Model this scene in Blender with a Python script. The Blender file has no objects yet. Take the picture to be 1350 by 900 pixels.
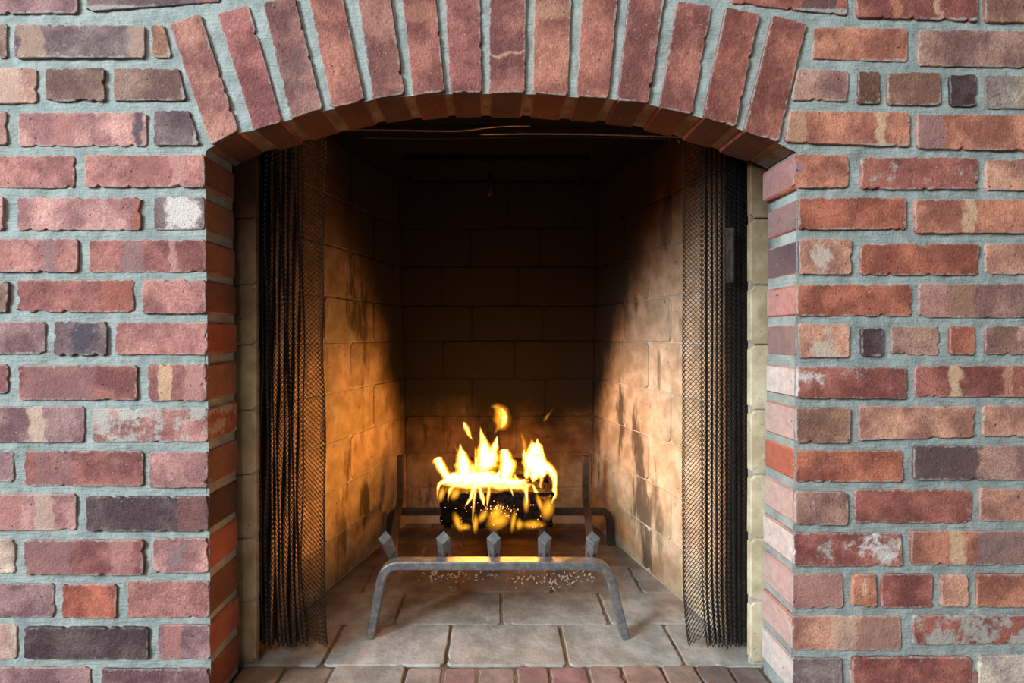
import bpy, bmesh, math, random
from mathutils import Vector, Matrix, noise

# ------------------------------------------------------------------ camera, world, lights, exposure
SC = bpy.context.scene
COL = SC.collection
F, D, H, CU, CV = 656.0, 0.78, 0.59, 655.0, 441.0      # focal length (px of 1350), camera to wall, height, axis

cam_d = bpy.data.cameras.new('camera')
cam_d.sensor_width = 36.0
cam_d.lens = 36.0 * F / 1350.0
cam_d.shift_x = (675.0 - CU) / 1350.0
cam_d.shift_y = (CV - 450.0) / 1350.0
cam_d.clip_start = 0.02
cam = bpy.data.objects.new('camera', cam_d)
COL.objects.link(cam)
cam.location = (0, -D, H)
cam.rotation_euler = (math.radians(90), 0, 0)
SC.camera = cam

w = bpy.data.worlds.new('room_light')
SC.world = w
w.use_nodes = True
w.node_tree.nodes['Background'].inputs[0].default_value = (1.0, 0.985, 0.95, 1)
w.node_tree.nodes['Background'].inputs[1].default_value = 0.055


def area(name, loc, target, size, power, color):
    d = bpy.data.lights.new(name, 'AREA')
    d.shape = 'RECTANGLE'
    d.size, d.size_y = size
    d.energy = power
    d.color = color
    o = bpy.data.objects.new(name, d)
    COL.objects.link(o)
    o.location = loc
    o.rotation_euler = (Vector(target) - Vector(loc)).to_track_quat('-Z', 'Y').to_euler()
    return o


area('window_daylight', (-4.3, -3.1, 2.5), (0.2, 0.0, 0.5), (1.9, 1.9), 560, (0.83, 0.955, 1.0))
area('warm_fill', (-0.7, -2.3, 2.8), (0.4, 0, 0.5), (1.0, 1.0), 32, (1.0, 0.92, 0.82))  # added warm fill from above, evens out the wall, no real lamp

SC.view_settings.view_transform = 'Standard'
SC.view_settings.look = 'None'
SC.view_settings.exposure = 0.0
SC.view_settings.gamma = 1.0
SC.view_settings.use_curve_mapping = False
SC.cycles.use_denoising = True
SC.cycles.sample_clamp_indirect = 4.0
SC.cycles.volume_bounces = 0
SC.cycles.max_bounces = 8
SC.cycles.transparent_max_bounces = 96
SC.cycles.diffuse_bounces = 5


# ------------------------------------------------------------------ helpers
def lin(c):
    return tuple((x / 255 / 12.92) if x / 255 <= 0.04045 else ((x / 255 + 0.055) / 1.055) ** 2.4 for x in c)


def P(u, v, z=D):
    """photo pixel at distance z from the camera -> world point"""
    return Vector(((u - CU) * z / F, z - D, H + (CV - v) * z / F))


def link(name, me, mat=None, parent=None):
    o = bpy.data.objects.new(name, me)
    COL.objects.link(o)
    if mat:
        me.materials.append(mat)
    if parent:
        o.parent = parent
    return o


def mesh(name, verts, faces, smooth=False):
    me = bpy.data.meshes.new(name)
    me.from_pydata([tuple(v) for v in verts], [], faces)
    me.update()
    if smooth:
        me.polygons.foreach_set('use_smooth', [True] * len(me.polygons))
    return me


def tag(o, label, cat=None, kind=None, group=None):
    o['label'] = label
    if cat:
        o['category'] = cat
    if kind:
        o['kind'] = kind
    if group:
        o['group'] = group
    return o


def thing(name, label, cat, loc=(0, 0, 0), group=None):
    o = bpy.data.objects.new(name, None)
    COL.objects.link(o)
    o.location = loc
    o.empty_display_size = 0.05
    return tag(o, label, cat, None, group)


class Geo:
    def __init__(self):
        self.v, self.f = [], []

    def box(self, x0, x1, y0, y1, z0, z1):
        b = len(self.v)
        self.v += [(x, y, z) for z in (z0, z1) for y in (y0, y1) for x in (x0, x1)]
        self.f += [tuple(b + i for i in q) for q in
                   ((0, 2, 3, 1), (4, 5, 7, 6), (0, 1, 5, 4), (2, 6, 7, 3), (0, 4, 6, 2), (1, 3, 7, 5))]

    def rings(self, rings, closed_ends=True, loop=False):
        b = len(self.v)
        n = len(rings[0])
        for r in rings:
            self.v += [tuple(p) for p in r]
        m = len(rings)
        for i in range(m - (0 if loop else 1)):
            j = (i + 1) % m
            for k in range(n):
                l = (k + 1) % n
                self.f.append((b + i * n + k, b + i * n + l, b + j * n + l, b + j * n + k))
        if closed_ends and not loop:
            self.f.append(tuple(b + k for k in reversed(range(n))))
            self.f.append(tuple(b + (m - 1) * n + k for k in range(n)))

    def sweep(self, pts, sect, up=Vector((0, 1, 0)), scale=None):
        """sweep a 2D section [(a, b)] along pts; a lies across, b along 'up'"""
        pts = [Vector(p) for p in pts]
        rs = []
        for i, p in enumerate(pts):
            t = (pts[min(i + 1, len(pts) - 1)] - pts[max(i - 1, 0)]).normalized()
            u = (up - t * up.dot(t))
            u = u.normalized() if u.length > 1e-4 else Vector((1, 0, 0))
            a = u.cross(t)
            s = scale[i] if scale else 1.0
            rs.append([p + a * (q[0] * s) + u * (q[1] * s) for q in sect])
        self.rings(rs)

    def build(self, name, mat=None, parent=None, smooth=False):
        return link(name, mesh(name, self.v, self.f, smooth), mat, parent)


def spline(ctrl, n):
    """Catmull-Rom through control tuples of any length"""
    out = []
    c = [ctrl[0]] + list(ctrl) + [ctrl[-1]]
    m = len(ctrl) - 1
    for i in range(n + 1):
        t = i / n * m
        k = min(int(t), m - 1)
        t -= k
        a, b, d, e = c[k], c[k + 1], c[k + 2], c[k + 3]
        out.append(tuple(0.5 * (2 * q + (r - p) * t + (2 * p - 5 * q + 4 * r - s) * t * t + (3 * q - p - 3 * r + s) * t ** 3)
                         for p, q, r, s in zip(a, b, d, e)))
    return out


def circ(r, n, r2=None):
    return [(r * math.cos(2 * math.pi * k / n), (r2 or r) * math.sin(2 * math.pi * k / n)) for k in range(n)]


# ------------------------------------------------------------------ materials
class M:
    def __init__(self, name):
        self.m = bpy.data.materials.new(name)
        self.m.use_nodes = True
        self.nt = self.m.node_tree
        self.nt.nodes.clear()
        self.out = self.nt.nodes.new('ShaderNodeOutputMaterial')

    def put(self, sock, val):
        if isinstance(val, bpy.types.NodeSocket):
            self.nt.links.new(val, sock)
        elif isinstance(val, (tuple, list)):
            if sock.type == 'RGBA' and len(val) == 3:
                val = (*val, 1)
            sock.default_value = val
        else:
            sock.default_value = val

    def n(self, typ, ins=None, out=0, **props):
        nd = self.nt.nodes.new('ShaderNode' + typ)
        for k, v in props.items():
            setattr(nd, k, v)
        for k, v in (ins or {}).items():
            self.put(nd.inputs[k], v)
        return nd.outputs[out]

    def math(self, op, a, b=0.0, c=None, clamp=False):
        i = {0: a, 1: b}
        if c is not None:
            i[2] = c
        return self.n('Math', i, operation=op, use_clamp=clamp)

    def vmath(self, op, a, b):
        return self.n('VectorMath', {0: a, 1: b}, operation=op)

    def mix(self, fac, a, b, blend='MIX'):
        return self.n('Mix', {0: fac, 6: a, 7: b}, out=2, data_type='RGBA', blend_type=blend)

    def step(self, v, lo, hi, a=0.0, b=1.0):
        return self.n('MapRange', {0: v, 1: lo, 2: hi, 3: a, 4: b}, interpolation_type='SMOOTHSTEP')

    def noise(self, vec, scale, detail=4.0, rough=0.55):
        return self.n('TexNoise', {'Vector': vec, 'Scale': scale, 'Detail': detail, 'Roughness': rough})

    def attr(self, name, out=1):
        return self.n('Attribute', out=out, attribute_type='OBJECT', attribute_name=name)

    def sep(self, v):
        nd = self.nt.nodes.new('ShaderNodeSeparateXYZ')
        self.put(nd.inputs[0], v)
        return nd.outputs

    def bump(self, h, dist, strength=1.0, normal=None):
        i = {'Height': h, 'Distance': dist, 'Strength': strength}
        if normal:
            i['Normal'] = normal
        return self.n('Bump', i)

    def bsdf(self, color, rough=0.9, normal=None, metallic=0.0, spec=0.3):
        i = {'Base Color': color, 'Roughness': rough, 'Metallic': metallic, 'Specular IOR Level': spec}
        if normal:
            i['Normal'] = normal
        s = self.n('BsdfPrincipled', i)
        self.nt.links.new(s, self.out.inputs[0])
        return self.m


def m_brick():
    k = M('fired_clay_brick')
    oi = k.nt.nodes.new('ShaderNodeObjectInfo')
    base, rnd = oi.outputs['Color'], oi.outputs['Random']
    obj = k.n('TexCoord', out=3)
    off = k.n('CombineXYZ', {0: k.math('MULTIPLY', rnd, 91.0), 1: k.math('MULTIPLY', rnd, 37.0), 2: k.math('MULTIPLY', rnd, 53.0)})
    v = k.vmath('ADD', obj, off)
    big = k.noise(v, 16, 3)
    mid = k.noise(v, 60, 6, 0.65)
    fine = k.noise(v, 420, 4, 0.7)
    grit = k.noise(v, 240, 5, 0.75)
    # broad tone changes from the kiln
    dark = k.mix(1.0, base, (0.60, 0.56, 0.62), 'MULTIPLY')
    light = k.mix(1.0, base, (1.22, 1.28, 1.26), 'MULTIPLY')
    c = k.mix(k.step(big, 0.36, 0.66), dark, light)
    c = k.mix(k.step(mid, 0.3, 0.7), k.mix(1.0, c, (0.84, 0.82, 0.82), 'MULTIPLY'), k.mix(1.0, c, (1.12, 1.12, 1.12), 'MULTIPLY'))
    c = k.mix(k.step(grit, 0.32, 0.68), k.mix(1.0, c, (0.84, 0.82, 0.82), 'MULTIPLY'), k.mix(1.0, c, (1.15, 1.16, 1.16), 'MULTIPLY'))
    # flash bands across the brick
    xyz = k.sep(obj)
    half = k.sep(k.attr('half'))
    un = k.math('DIVIDE', xyz[0], k.math('MAXIMUM', half[0], 0.001))
    vn = k.math('DIVIDE', xyz[1], k.math('MAXIMUM', half[1], 0.001))
    wob = k.math('MULTIPLY', k.math('SUBTRACT', k.noise(v, 45, 3), 0.5), 0.35)
    for nm in ('band_a', 'band_b'):
        b = k.sep(k.attr(nm))
        d = k.math('SUBTRACT', k.math('ABSOLUTE', k.math('ADD', k.math('SUBTRACT', un, b[0]), wob)), b[1])
        mask = k.math('MULTIPLY', k.step(d, -0.035, 0.035, 1.0, 0.0), b[2])
        c = k.mix(mask, c, k.mix(k.step(mid, 0.3, 0.7), k.mix(1.0, k.attr(nm + '_tint', 0), (0.85, 0.85, 0.85), 'MULTIPLY'), k.attr(nm + '_tint', 0)))
    # one stain patch: centre u, v and radius
    b = k.sep(k.attr('stain'))
    d = k.math('SQRT', k.math('ADD', k.math('POWER', k.math('SUBTRACT', un, b[0]), 2.0),
                              k.math('POWER', k.math('MULTIPLY', k.math('SUBTRACT', vn, b[1]), 0.5), 2.0)))
    d = k.math('ADD', d, k.math('MULTIPLY', k.math('SUBTRACT', k.noise(v, 38, 7, 0.7), 0.5), 2.0))
    mask = k.step(k.math('SUBTRACT', d, b[2]), -0.22, 0.08, 0.88, 0.0)
    c = k.mix(mask, c, k.attr('stain_tint', 0))
    # lime bloom and reveal tints; left reveals have shade and firelight painted in
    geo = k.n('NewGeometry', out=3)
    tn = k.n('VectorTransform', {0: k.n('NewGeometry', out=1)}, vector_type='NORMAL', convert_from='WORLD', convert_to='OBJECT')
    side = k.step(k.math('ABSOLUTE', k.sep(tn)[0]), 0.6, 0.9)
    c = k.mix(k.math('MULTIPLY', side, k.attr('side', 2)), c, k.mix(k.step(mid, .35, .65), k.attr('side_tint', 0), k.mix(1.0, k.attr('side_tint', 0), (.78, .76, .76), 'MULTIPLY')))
    ln = k.noise(v, 34, 8, 0.72)
    amt = k.attr('lime', 2)
    thr = k.math('SUBTRACT', 0.74, k.math('MULTIPLY', amt, 0.36))
    lm = k.step(k.math('SUBTRACT', ln, thr), -0.02, 0.10)
    c = k.mix(k.math('MULTIPLY', lm, 0.8), c, (0.52, 0.50, 0.46))
    # mortar smeared over the arrises
    e = k.math('MAXIMUM', k.math('SUBTRACT', k.math('ABSOLUTE', xyz[0]), half[0]), k.math('SUBTRACT', k.math('ABSOLUTE', xyz[1]), half[1]))
    em = k.step(k.math('ADD', e, k.math('MULTIPLY', k.math('SUBTRACT', k.noise(v, 110, 5, .7), 0.53), 0.018)), -0.003, 0.0005)
    c = k.mix(k.math('MULTIPLY', k.math('MULTIPLY', em, 0.7), k.step(k.sep(tn)[2], 0.3, 0.6)), c, (0.46, 0.43, 0.40))
    # pits and specks
    pit = k.step(k.noise(v, 170, 2, 0.5), 0.70, 0.76)
    c = k.mix(k.math('MULTIPLY', pit, 0.75), c, (0.05, 0.035, 0.03))
    spk = k.step(k.noise(k.vmath('ADD', v, (7.0, 3.0, 9.0)), 230, 2, 0.5), 0.715, 0.75)
    c = k.mix(k.math('MULTIPLY', spk, 0.55), c, (0.6, 0.57, 0.52))
    h = k.math('ADD', k.math('MULTIPLY', mid, 0.7), k.math('ADD', k.math('MULTIPLY', fine, 0.5), k.math('MULTIPLY', grit, 0.4)))
    h = k.math('SUBTRACT', h, k.math('MULTIPLY', pit, 0.8))
    h = k.math('ADD', h, k.math('MULTIPLY', k.math('MULTIPLY', k.noise(v, 110, 6, 0.75), k.attr('rough', 2)), 5.0))
    return k.bsdf(c, 0.88, k.bump(h, 0.0028, 0.9), spec=0.25)


def m_mortar(name, c0, c1, soot=False):
    k = M(name)
    p = k.n('NewGeometry', out=0)
    a = k.noise(p, 26, 6, 0.62)
    b = k.noise(p, 240, 5, 0.7)
    strip = k.noise(k.vmath('MULTIPLY', p, (12.0, 12.0, 90.0)), 3.0, 4)
    c = k.mix(k.step(a, 0.32, 0.68), c0, c1)
    c = k.mix(k.step(b, 0.45, 0.75), c, k.mix(1.0, c, (1.2, 1.2, 1.2), 'MULTIPLY'))
    c = k.mix(k.math('MULTIPLY', k.step(k.noise(p, 120, 3), 0.66, 0.74), 0.6), c, k.mix(1.0, c, (0.4, 0.4, 0.4), 'MULTIPLY'))
    if soot:
        c = soot_and_dim(k, c, p)
    h = k.math('ADD', k.math('MULTIPLY', a, 1.4), k.math('ADD', k.math('MULTIPLY', b, 0.35), k.math('MULTIPLY', strip, 0.6)))
    return k.bsdf(c, 0.95, k.bump(h, 0.004, 0.9), spec=0.2)


def soot_and_dim(k, c, p):
    """black soot of many fires: it thickens towards the throat, upwards and inwards; fading firelight is painted in too"""
    s = k.sep(p)
    d = k.math('ADD', k.math('MULTIPLY', k.math('SUBTRACT', s[1], 0.646), 0.884),
               k.math('MULTIPLY', k.math('SUBTRACT', s[2], 0.679), 0.467))
    d = k.math('ADD', d, k.math('MULTIPLY', k.math('SUBTRACT', k.noise(p, 9, 4, 0.6), 0.5), 0.14))
    d = k.math('ADD', d, k.math('MULTIPLY', k.math('MAXIMUM', k.math('SUBTRACT', s[1], 0.68), 0.0), 0.3))
    m = k.step(d, -0.22, 0.03)
    # smoke brown on the upper courses, with firelight fading upwards painted in
    dim_up = k.step(k.math('ADD', s[2], k.math('MULTIPLY', k.math('SUBTRACT', k.noise(p, 6, 3), 0.5), 0.25)), 0.40, 0.90)
    c = k.mix(dim_up, c, k.mix(1.0, c, (0.18, 0.125, 0.09), 'MULTIPLY'))
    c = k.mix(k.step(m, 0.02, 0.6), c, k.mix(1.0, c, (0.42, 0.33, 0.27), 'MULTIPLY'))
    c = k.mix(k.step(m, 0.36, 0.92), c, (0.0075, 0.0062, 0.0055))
    return c


def m_firebrick():
    k = M('firebrick')
    p = k.n('NewGeometry', out=0)
    oi = k.nt.nodes.new('ShaderNodeObjectInfo')
    c = oi.outputs['Color']
    a = k.noise(p, 22, 5, 0.6)
    b = k.noise(p, 150, 5, 0.65)
    c = k.mix(k.step(a, 0.34, 0.7), k.mix(1.0, c, (0.72, 0.68, 0.62), 'MULTIPLY'), k.mix(1.0, c, (1.12, 1.12, 1.14), 'MULTIPLY'))
    # runs of soot and scorch low on the walls
    run = k.noise(k.vmath('MULTIPLY', p, (1.0, 1.0, 0.28)), 15, 4, 0.6)
    lowb = k.step(k.sep(p)[1], 0.20, 0.50)
    c = k.mix(k.math('MULTIPLY', k.math('MULTIPLY', k.step(run, 0.525, 0.65), lowb), 0.85), c, (0.045, 0.03, 0.022))
    spk = k.step(k.noise(k.vmath('ADD', p, (3.0, 1.0, 2.0)), 75, 4, 0.7), 0.63, 0.69)
    c = k.mix(k.math('MULTIPLY', spk, 0.7), c, (0.07, 0.05, 0.04))
    c = soot_and_dim(k, c, p)
    pit = k.step(k.noise(p, 260, 2), 0.70, 0.76)
    h = k.math('SUBTRACT', k.math('ADD', k.math('MULTIPLY', a, 0.8), k.math('MULTIPLY', b, 0.5)), pit)
    return k.bsdf(c, 0.85, k.bump(h, 0.002, 0.7), spec=0.25)


def m_floorbrick():
    k = M('hearth_brick')
    p = k.n('NewGeometry', out=0)
    oi = k.nt.nodes.new('ShaderNodeObjectInfo')
    c = oi.outputs['Color']
    a = k.noise(p, 18, 6, 0.65)
    b = k.noise(p, 130, 6, 0.7)
    c = k.mix(k.step(a, 0.34, 0.68), k.mix(1.0, c, (0.66, 0.64, 0.62), 'MULTIPLY'), k.mix(1.0, c, (1.1, 1.1, 1.1), 'MULTIPLY'))
    c = k.mix(k.math('MULTIPLY', k.step(b, 0.6, 0.72), 0.5), c, (0.09, 0.075, 0.065))
    # ash and soot under the fire
    s = k.sep(p)
    dx = k.math('MULTIPLY', s[0], 0.8)
    dy = k.math('SUBTRACT', s[1], 0.56)
    dd = k.math('ADD', k.math('SQRT', k.math('ADD', k.math('POWER', dx, 2.0), k.math('POWER', dy, 2.0))),
                k.math('MULTIPLY', k.math('SUBTRACT', k.noise(p, 13, 5, .65), 0.5), 0.2))
    c = k.mix(k.step(dd, 0.44, 0.18, 0.0, 0.92), c, k.mix(1.0, c, (0.34, 0.27, 0.22), 'MULTIPLY'))
    h = k.math('ADD', k.math('MULTIPLY', a, 1.2), k.math('MULTIPLY', b, 0.5))
    return k.bsdf(c, 0.9, k.bump(h, 0.003, 0.8), spec=0.25)


def m_metal(name, col, rough, metallic=0.9, bump=0.4, rust=None, scale=90):
    k = M(name)
    p = k.n('TexCoord', out=3)
    a = k.noise(p, scale, 5, 0.65)
    c = k.mix(k.step(a, 0.35, 0.7), col, tuple(x * 1.7 for x in col))
    if rust:
        c = k.mix(k.math('MULTIPLY', k.step(k.noise(p, 35, 5, .65), 0.5, 0.66), 0.8), c, rust)
    return k.bsdf(c, rough, k.bump(a, 0.0015, bump), metallic, 0.4)


def m_char():
    k = M('charred_wood')
    p = k.n('TexCoord', out=3)
    vo = k.nt.nodes.new('ShaderNodeTexVoronoi')
    vo.feature = 'DISTANCE_TO_EDGE'
    k.put(vo.inputs['Vector'], k.vmath('MULTIPLY', p, (1.0, 1.3, 1.6)))
    vo.inputs['Scale'].default_value = 38
    e = vo.outputs[0]
    n = k.noise(p, 70, 6, 0.7)
    c = k.mix(k.step(n, 0.4, 0.7), (0.006, 0.004, 0.0035), (0.02, 0.013, 0.01))
    h = k.math('ADD', k.step(e, 0.0, 0.1), k.math('MULTIPLY', n, 0.6))
    return k.bsdf(c, 0.7, k.bump(h, 0.004, 1.0), spec=0.06)


def m_flame(name, col, strength):
    k = M(name)
    p = k.n('NewGeometry', out=0)
    w_ = k.step(k.noise(k.vmath('MULTIPLY', p, (1.0, 1.0, 0.4)), 62, 3, 0.6), 0.30, 0.66, 0.25, 1.55)
    e = k.n('Emission', {0: col, 1: k.math('MULTIPLY', w_, strength)})
    k.nt.links.new(e, k.out.inputs['Volume'])
    return k.m


def m_emit(name, col, s):
    k = M(name)
    e = k.n('Emission', {0: col, 1: s})
    k.nt.links.new(e, k.out.inputs[0])
    return k.m


BRICK = m_brick()
MORTAR = m_mortar('wall_mortar', (0.25, 0.283, 0.275), (0.37, 0.41, 0.395))
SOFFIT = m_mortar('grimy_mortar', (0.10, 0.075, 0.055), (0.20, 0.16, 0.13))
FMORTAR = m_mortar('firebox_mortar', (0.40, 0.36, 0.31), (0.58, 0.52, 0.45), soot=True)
GROUT = m_mortar('hearth_mortar', (0.10, 0.075, 0.055), (0.26, 0.19, 0.13))
FIRE = m_firebrick()
FLOORB = m_floorbrick()
CHAR = m_char()
IRON = m_metal('wrought_iron', (0.23, 0.23, 0.24), 0.42, 0.75, 0.5)
RUST = m_metal('scorched_iron', (0.05, 0.042, 0.04), 0.6, 0.5, 0.6, (0.10, 0.05, 0.03))
CHAIN = m_metal('blackened_wire', (0.065, 0.065, 0.069), 0.38, 0.8, 0.1)
ROD = m_metal('steel_rod', (0.13, 0.10, 0.085), 0.4, 0.85, 0.1)
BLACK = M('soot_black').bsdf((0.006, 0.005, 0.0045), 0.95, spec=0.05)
EMBER = m_emit('ember_glow', (1.0, 0.32, 0.12), 5.0)
ASH = M('ash').bsdf((0.62, 0.59, 0.56), 0.95)


# ------------------------------------------------------------------ brick-shaped pieces
def outline(poly, step, rnd, amp, chip, corner):
    """irregular outline of a brick face (2D, counter-clockwise)"""
    n = len(poly)
    out, clean = [], []
    seed = rnd.random() * 100
    acc = 0.0
    run = 0.0
    per = sum((Vector(poly[(i + 1) % n]) - Vector(poly[i])).length for i in range(n))
    bites = [(rnd.uniform(0, per), rnd.uniform(0.005, 0.014), rnd.uniform(0.0015, 0.0045)) for _ in range(rnd.choice((0, 0, 1, 1, 2)) if chip > 0.055 else 0)]
    if chip > 0.1:
        bites += [(rnd.uniform(0, per), rnd.uniform(0.006, 0.02), rnd.uniform(0.002, 0.006)) for _ in range(3)]
    for i in range(n):
        a, b = Vector(poly[i]), Vector(poly[(i + 1) % n])
        d = b - a
        L = d.length
        if L < 1e-5:
            continue
        t = d / L
        nin = Vector((-t.y, t.x))
        m = max(3, int(L / step))
        for j in range(m):
            s = (j + 0.5) / m * L
            near = min(s, L - s)
            q = noise.noise(Vector((acc + s * 40, seed, 0))) * amp + noise.noise(Vector((acc + s * 210, seed, 5))) * amp * 0.6
            if near < corner * 2:
                q += (1 - near / (corner * 2)) ** 2 * corner * 0.9
            if chip and rnd.random() < chip:
                q += rnd.uniform(0.0012, 0.0042)
            for bp, bw, bd in bites:
                e = abs(run + s - bp)
                if e < bw:
                    q += bd * (1 - (e / bw) ** 2) * rnd.uniform(0.7, 1.0)
            out.append(a + t * s + nin * (q - 0.0007))
            clean.append(a + t * s + nin * (min(near, 0.004) * -0.15 + 0.0003 + 0.35 * amp * noise.noise(Vector((acc + s * 40, seed, 0)))))
        run += L
        acc += 10
    return out, clean


def brick_piece(name, pts3, normal, depth, mat, parent, rnd, color, step=0.006, amp=0.0011, chip=0.06, corner=0.0016,
                bevel=0.0014, proud=0.0, kw=None):
    """pts3: corners of the face in the world (any order round the face); builds a piece in its own local frame"""
    N = Vector(normal).normalized()
    c = sum(pts3, Vector()) / len(pts3)
    A = (kw or {}).get('axis')
    if A is None:
        A = Vector((1, 0, 0)) if abs(N.x) < 0.8 else Vector((0, -1 if N.x > 0 else 1, 0)) * -1
    A = Vector(A)
    A = (A - N * A.dot(N)).normalized()
    B = N.cross(A)
    p2 = [Vector(((p - c).dot(A), (p - c).dot(B))) for p in pts3]
    ar = sum(p2[i].x * p2[(i + 1) % len(p2)].y - p2[(i + 1) % len(p2)].x * p2[i].y for i in range(len(p2)))
    if ar < 0:
        p2.reverse()
    ol, cl = outline(p2, step, rnd, amp, chip, corner)
    n = len(ol)

    def inset(d):
        r = []
        for i in range(n):
            t = (ol[(i + 1) % n] - ol[i - 1])
            t = t.normalized() if t.length > 1e-7 else Vector((1, 0))
            r.append(ol[i] + Vector((-t.y, t.x)) * d)
        return r
    g = Geo()
    tw, tv = rnd.uniform(-1, 1) * 0.006, rnd.uniform(-1, 1) * 0.02      # a brick is never quite flush

    def ring(pp, z):
        return [Vector((q.x, q.y, z + q.x * tw + q.y * tv)) for q in pp]
    g.rings([ring(cl, -depth), ring(cl, proud - min(0.012, depth * 0.5)), ring(ol, proud - bevel), ring(inset(bevel * 0.35), proud - bevel * 0.3), ring(inset(bevel * 1.1), proud)])
    o = g.build(name, mat, parent)
    o.matrix_world = Matrix(((A.x, B.x, N.x, c.x), (A.y, B.y, N.y, c.y), (A.z, B.z, N.z, c.z), (0, 0, 0, 1)))
    o.color = (*color, 1)
    xs = [abs(q.x) for q in p2]
    ys = [abs(q.y) for q in p2]
    o['half'] = (sum(xs) / len(xs), sum(ys) / len(ys), 0.0)
    for key, val in (kw or {}).items():
        if key != 'axis':
            o[key] = val
    return o


# ------------------------------------------------------------------ the brick wall (front of the chimney breast)
# left jamb edge runs from u=269 (v=195) to 277 (v=937); right from 1053 to 1044
def jamb_l(v):
    return 269 + (v - 195) * 8 / 742


def jamb_r(v):
    return 1053 - (v - 195) * 9 / 742


ARCH_PX = [(269, 197), (278, 192), (314, 174), (335, 170), (382, 156), (438, 142), (492, 130), (545, 125), (594, 122.5), (645, 122), (703, 123),
           (748, 126), (802, 129), (855, 136), (912, 150), (969, 167), (1025, 187), (1053, 200)]
OPEN = [P(jamb_l(945), 945)] + [P(jamb_l(v), v) for v in range(900, 200, -60)] + [P(u, v) for u, v in ARCH_PX] + \
       [P(jamb_r(v), v) for v in range(240, 905, 60)] + [P(jamb_r(945), 945)]
OP2 = [(p.x, p.z) for p in OPEN]


def in_open(x, z):
    c = False
    j = len(OP2) - 1
    for i in range(len(OP2)):
        xi, zi = OP2[i]
        xj, zj = OP2[j]
        if (zi > z) != (zj > z) and x < (xj - xi) * (z - zi) / (zj - zi) + xi:
            c = not c
        j = i
    return c


def nearest(x, z):
    best = None
    for i in range(len(OP2) - 1):
        ax, az = OP2[i]
        bx, bz = OP2[i + 1]
        dx, dz = bx - ax, bz - az
        t = max(0, min(1, ((x - ax) * dx + (z - az) * dz) / (dx * dx + dz * dz)))
        qx, qz = ax + dx * t, az + dz * t
        d = (qx - x) ** 2 + (qz - z) ** 2
        if best is None or d < best[0]:
            best = (d, qx, qz)
    return best[1], best[2]


def mortar_wall():
    st = 0.0055
    x0, x1, z0, z1 = P(-330, 0).x, P(1690, 0).x, 0.0, P(0, -165).z
    nx, nz = int((x1 - x0) / st), int((z1 - z0) / st)
    xs = [x0 + (x1 - x0) * i / nx for i in range(nx + 1)]
    zs = [z0 + (z1 - z0) * i / nz for i in range(nz + 1)]
    ins = [[in_open(x, z) for x in xs] for z in zs]
    idx = {}
    g = Geo()

    def vert(i, j):
        if (i, j) in idx:
            return idx[i, j]
        x, z = xs[i], zs[j]
        if ins[j][i]:
            x, z = nearest(x, z)
        y = 0.0036 + noise.noise(Vector((x * 30, z * 30, 0))) * 0.0016 + noise.noise(Vector((x * 95, z * 95, 7))) * 0.0011
        idx[i, j] = len(g.v)
        g.v.append((x, y, z))
        return idx[i, j]
    for j in range(nz):
        for i in range(nx):
            cs = [(i, j), (i + 1, j), (i + 1, j + 1), (i, j + 1)]
            if all(ins[b][a] for a, b in cs):
                continue
            g.f.append(tuple(vert(a, b) for a, b in cs))
    # reveal faces of the jambs (mortar between the corner bricks), and the solid masonry behind
    for fn, s in ((jamb_l, -1), (jamb_r, 1)):
        r = []
        for v in range(190, 950, 12):
            p = P(fn(v), v)
            row = []
            for q in range(6):
                y = 0.004 + 0.0875 * q / 5
                row.append((p.x + s * (0.0048 + 0.001 * noise.noise(Vector((v * .05, y * 60, s)))), y, max(0.0, p.z)))
            r.append(row)
        b = len(g.v)
        for row in r:
            g.v += row
        for i in range(len(r) - 1):
            for q in range(5):
                g.f.append((b + i * 6 + q, b + i * 6 + q + 1, b + i * 6 + 7 + q, b + i * 6 + 6 + q))
        xa, xb = sorted((s * 0.476, s * 0.64))
        g.box(xa, xb, 0.014, 0.0915, 0, 1.16)
    o = g.build('wall_front', MORTAR, None, True)
    return tag(o, 'brick chimney breast with recessed grey mortar around the arched fireplace opening', 'wall', 'structure')


WALL = mortar_wall()

# colours as they look in the photograph; divided by the light that falls there
TINT_L, TINT_R = (0.80, 0.84, 0.87), (0.72, 0.73, 0.73)


def albedo(c, u):
    t = max(0, min(1, u / 1350))
    q = lin(c)
    y = 0.25 * q[0] + 0.6 * q[1] + 0.15 * q[2]
    q = [x * 0.86 + y * 0.14 for x in q]
    return tuple(min(0.85, x / ((1 - t) * a + t * b)) for x, a, b in zip(q, TINT_L, TINT_R))


C = dict(
    pr=(172, 112, 106), pu=(146, 108, 110), dp=(114, 92, 96), rd=(154, 94, 88), pe=(196, 148, 130), ta=(165, 132, 118), br=(134, 102, 92),
    db=(96, 74, 68), or1=(172, 92, 72), gp=(130, 108, 108), pk=(186, 132, 126), cm=(198, 170, 150), wh=(205, 196, 192), gw=(176, 180, 168), bd=(72, 66, 80),
    og=(178, 110, 84), oo=(166, 92, 68), rr=(152, 86, 74), pb=(160, 116, 102), bo=(152, 108, 86), po=(186, 128, 104), d2=(92, 70, 70),
    cr=(186, 166, 150), tn=(206, 164, 128), bk=(120, 84, 66), pw=(190, 164, 160))


def bk(x0, x1, y0, y1, col, xb0=None, xb1=None, y0r=None, y1r=None, **kw):
    q = [(x0, y0), (x1, y0 if y0r is None else y0r), (x1 if xb1 is None else xb1, y1 if y1r is None else y1r), (x0 if xb0 is None else xb0, y1)]
    return q, col, kw


def BA(c, hw, col, s=0.85):
    return (c, hw, s), col


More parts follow.
